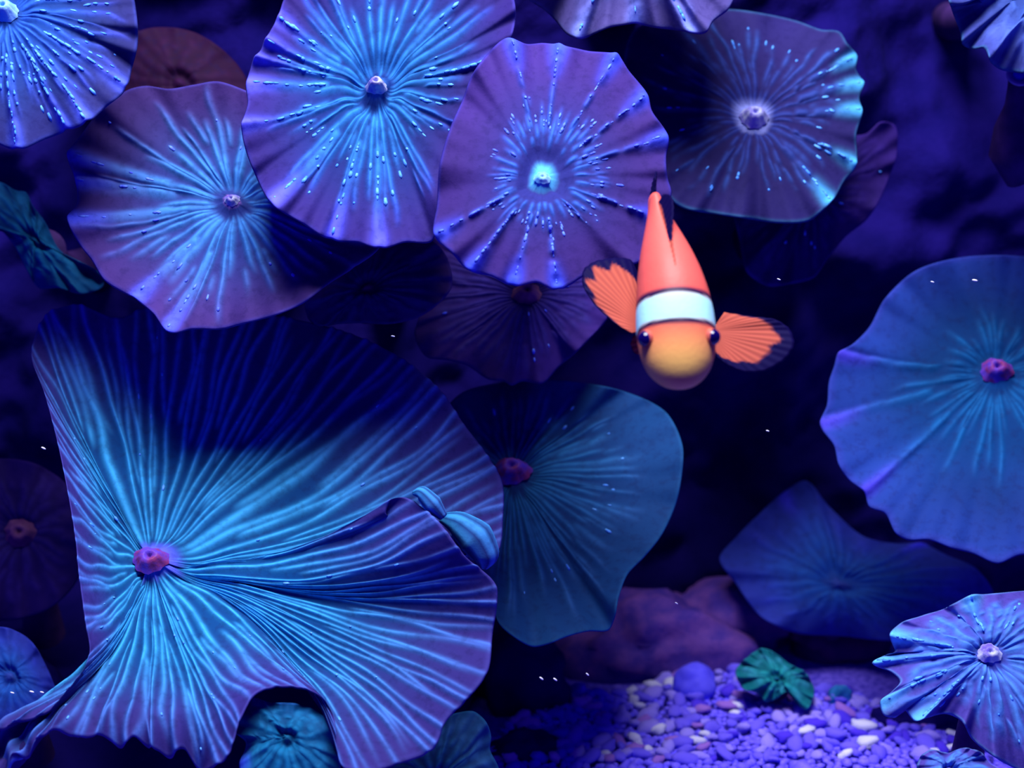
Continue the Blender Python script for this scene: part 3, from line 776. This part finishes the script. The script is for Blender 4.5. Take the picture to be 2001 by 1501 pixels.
    fan('pectoral_fin', rootr, [at(*q) for q in rp], 19,
        lambda s, t: np.clip((t - (1.05 - 0.31*np.clip(s*4.2, 0, 1) + 0.02*np.sin(s*50)))/0.04, 0, 1), 5, cup=0.001)
    # pelvic fin peeping out under the left cheek
    i = int(np.argmin(abs(sv-0.26)))
    pv = [(1256, 645, d+.004), (1238, 655, d+.005), (1232, 672, d+.005), (1238, 690, d+.005), (1258, 696, d+.005)]
    fan('pelvic_fin', [at(1268, 660, d+.004), at(1270, 680, d+.004)], [at(*q) for q in pv], 6, lambda s, t: np.clip((t-0.97)/0.03, 0, 1), 8)
    # dorsal fin along the back and tail fin
    idx = [int(np.argmin(abs(sv-q))) for q in np.linspace(0.42, 0.93, 12)]
    base = [spine(i) + D_*HT[i]*0.97*L for i in idx]
    hgt = [0.004, .005, .006, .007, .008, .012, .022, .038, .055, .065, .06, .03]
    topp = [b_ + D_*h*L*0.9 - F_*h*L*0.9 + X_*0.75*h*L for b_, h in zip(base, hgt)]
    fan('dorsal_fin', base, topp, 16, lambda s, t: np.clip((t - np.where(s < 0.45, 1.1, 0.12))/0.1, 0, 1), 11, thick=0.00022)
    i = nr-1
    cb = [spine(i) + D_*0.066*L, spine(i) - D_*0.066*L]
    tp = [spine(i) + D_*.08*L - F_*.02*L, spine(i) + D_*.11*L - F_*.06*L, spine(i) + D_*.08*L - F_*.12*L + X_*.01*L, spine(i) - F_*.17*L + X_*.02*L, spine(i) - D_*.10*L - F_*.18*L + X_*.01*L, spine(i) - D_*.15*L - F_*.14*L, spine(i) - D_*.09*L - F_*.04*L]
    fan('tail_fin', cb, tp, 15, lambda s, t: np.clip((t-0.25)/0.06, 0, 1), 13)
    return root
build_fish()

# ------------------------------------------------------------------ rocks at the back of the gravel
def rock(label, c, r, seed, mat, name='rock', sub=4, flat=(1, 1, 1), cat='rock', rough=0.28, group=None):
    import bmesh
    bm = bmesh.new(); bmesh.ops.create_icosphere(bm, subdivisions=sub, radius=1.0)
    V = np.array([v.co[:] for v in bm.verts]); T = np.array([[v.index for v in f.verts] for f in bm.faces]); bm.free()
    V = V*(1 + rough*noise3(V, seed, 2.2, 4, 0.55)[:, None]*1.6)
    V = V*np.array(flat)*r
    o = link(name, make_mesh(name, V, None, T), mat)
    o.location = c
    tag(o, label, cat, group)
    return o
def floor_pt(px, py, z=0.0):
    dd = raydir(np.array(px), np.array(py)); k = (z - CAM[2])/dd[2]
    return CAM + k*dd
rock('long purple rock slab lying behind the gravel', floor_pt(1290, 1345) + np.array([0, .022, .006]), 0.022, 3, M_ROCK2, flat=(1.5, .8, .75))
rock('brown violet rock between the slab and the saddle-shaped coral', floor_pt(1480, 1330) + np.array([0, .026, .006]), 0.016, 4, M_ROCK2, flat=(1.3, .8, .9))
rock('smooth bright blue stone resting on the gravel edge', floor_pt(1358, 1372) + np.array([0, .004, .004]), 0.0068, 5, M_BLUEROCK, flat=(1.05, .8, 1.0), rough=.14)
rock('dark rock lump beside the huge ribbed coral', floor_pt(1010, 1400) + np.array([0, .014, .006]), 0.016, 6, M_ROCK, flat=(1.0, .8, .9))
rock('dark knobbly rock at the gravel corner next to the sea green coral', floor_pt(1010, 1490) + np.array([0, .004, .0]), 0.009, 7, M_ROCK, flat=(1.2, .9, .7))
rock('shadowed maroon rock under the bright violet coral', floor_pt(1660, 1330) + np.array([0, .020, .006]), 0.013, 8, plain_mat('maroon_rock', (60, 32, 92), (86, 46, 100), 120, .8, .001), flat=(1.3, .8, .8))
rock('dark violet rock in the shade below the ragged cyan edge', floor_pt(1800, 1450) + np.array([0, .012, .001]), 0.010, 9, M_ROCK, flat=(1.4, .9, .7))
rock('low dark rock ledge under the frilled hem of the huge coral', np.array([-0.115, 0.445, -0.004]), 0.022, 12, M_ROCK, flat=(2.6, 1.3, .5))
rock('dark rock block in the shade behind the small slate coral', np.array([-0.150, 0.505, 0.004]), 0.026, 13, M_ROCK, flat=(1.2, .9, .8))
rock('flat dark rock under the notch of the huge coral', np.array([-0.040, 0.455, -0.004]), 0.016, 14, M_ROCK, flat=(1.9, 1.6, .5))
rock('small teal stone beside the frilly green polyp', floor_pt(1640, 1380) + np.array([0, .002, .001]), 0.004, 10, plain_mat('teal_rock', (20, 90, 150), (50, 120, 200), 200, .6, .0005), flat=(1, .8, 1))

# ------------------------------------------------------------------ gravel
def gravel():
    mats = [plain_mat('gravel_%s' % nm, a, b, 700, .7, .0004, .2) for nm, a, b in
            (('violet', (96, 80, 255), (126, 106, 255)), ('lilac', (136, 118, 255), (168, 150, 255)), ('indigo', (62, 36, 225), (92, 62, 245)), ('pale', (205, 200, 255), (235, 232, 255)), ('mauve', (140, 92, 215), (170, 118, 225)))]
    r = np.random.default_rng(77)
    iv, it = ICO2
    protos = []
    for k in range(10):
        V = iv*(1 + 0.32*noise3(iv, 300+k, 2.0, 3, .6)[:, None]*1.5)*np.array([1.25, .85, .62])
        protos.append((V, it))
    meshes = {}
    pts = []
    # hand-scattered over the open bed right of the huge coral
    tries = 0
    cell = {}
    while len(pts) < 5000 and tries < 70000:
        tries += 1
        px = r.uniform(900, 2100); py = r.uniform(1320, 1800)
        # left border of the gravel runs slanting; it thins out towards the rocks
        edge = 1330 + 0.18*max(0, 1250-px) + 25*math.sin(px/60.0) + 0.5*max(0, 1130-px)
        edge = max(edge, 1345 + (px-1640)*0.45)
        if py < edge: continue
        p = floor_pt(px, py)
        rad = 0.0013 + 0.0017*r.random()**2.0
        if r.random() < 0.02: rad *= 1.5
        key = (int(p[0]/.007), int(p[1]/.007))
        ok = True
        for dx in (-1, 0, 1):
            for dy in (-1, 0, 1):
                for (q, rq) in cell.get((key[0]+dx, key[1]+dy), ()):
                    if (q[0]-p[0])**2 + (q[1]-p[1])**2 < (0.62*(rad+rq))**2: ok = False
        if not ok: continue
        cell.setdefault(key, []).append((p, rad))
        pts.append((p, rad, px, py))
    inview = [q for q in pts if 0 < q[2] < 2001 and q[3] < 1496]
    inview.sort(key=lambda q: -q[1]/np.linalg.norm(q[0]-CAM))
    big = inview[:300]; bigset = set(id(q) for q in big)
    rest = [q for q in pts if id(q) not in bigset]
    for q in big:
        k = int(r.integers(10)); m = int(r.choice(5, p=[.38, .28, .14, .12, .08]))
        if (k, m) not in meshes:
            V, T = protos[k]
            me = make_mesh('gravel_stone', V, None, T); me.materials.append(mats[m]); meshes[(k, m)] = me
        o = bpy.data.objects.new('gravel_stone', meshes[(k, m)]); COL.objects.link(o)
        p, rad = q[0], q[1]
        o.location = (p[0], p[1], 0.0004 + rad*0.45 + r.random()*0.0006)
        o.scale = (rad,)*3
        o.rotation_euler = (r.uniform(-.5, .5), r.uniform(-.5, .5), r.uniform(0, 6.28))
        nm = ('blue violet', 'lilac', 'dark indigo', 'white', 'brownish mauve')[m]
        tag(o, '%s gravel stone lying on the sandy bed' % nm, 'gravel', '%s gravel stones on the bed' % nm)
    V1, T1 = ICO1
    Vs, Ts, n = [], [], 0
    for q in rest:
        p, rad = q[0], q[1]
        a = r.uniform(0, 6.28); c, s = math.cos(a), math.sin(a)
        W = V1*(1 + r.uniform(-.18, .18, (len(V1), 1)))*np.array([1.2, .85, .65])*rad
        W = np.stack([c*W[:, 0]-s*W[:, 1], s*W[:, 0]+c*W[:, 1], W[:, 2]], 1)
        Vs.append(W + np.array([p[0], p[1], 0.0002 + rad*0.4])); Ts.append(T1+n); n += len(V1)
    o = link('fine_gravel', make_mesh('fine_gravel', np.vstack(Vs), None, np.vstack(Ts)), mats[0])
    tag(o, 'fine violet gravel filling between the larger stones', 'gravel', kind='stuff')
gravel()

# ------------------------------------------------------------------ specks drifting in the water
iv, it = ICO2
fleck_me = make_mesh('drifting_fleck', iv*np.array([1.6, .6, .6]), None, it); fleck_me.materials.append(M_FLECK)
for (px, py, d, r_, rot) in [(1240, 388, .455, .0007, .3), (1905, 548, .50, .0009, .2), (1822, 551, .50, .0006, .3), (768, 657, .47, .0006, .2), (1085, 1328, .455, .0007, .7), (1058, 1326, .455, .0007, .7), (1148, 1318, .455, .0006, .8),
                             (24, 1354, .46, .0006, .3), (62, 1352, .46, .0007, .3), (82, 1353, .46, .0006, .3), (85, 876, .46, .0007, 0.5), (1500, 842, .45, .0005, .3), (1522, 546, .48, .0006, .4), (1322, 1179, .46, .0005, .6)]:
    o = bpy.data.objects.new('drifting_fleck', fleck_me); COL.objects.link(o)
    o.location = at(px, py, d); o.scale = (r_*.55,)*3; o.rotation_euler = (0, rot, 0)
    tag(o, 'tiny white fleck drifting in the water', 'fleck', 'flecks drifting in the water')
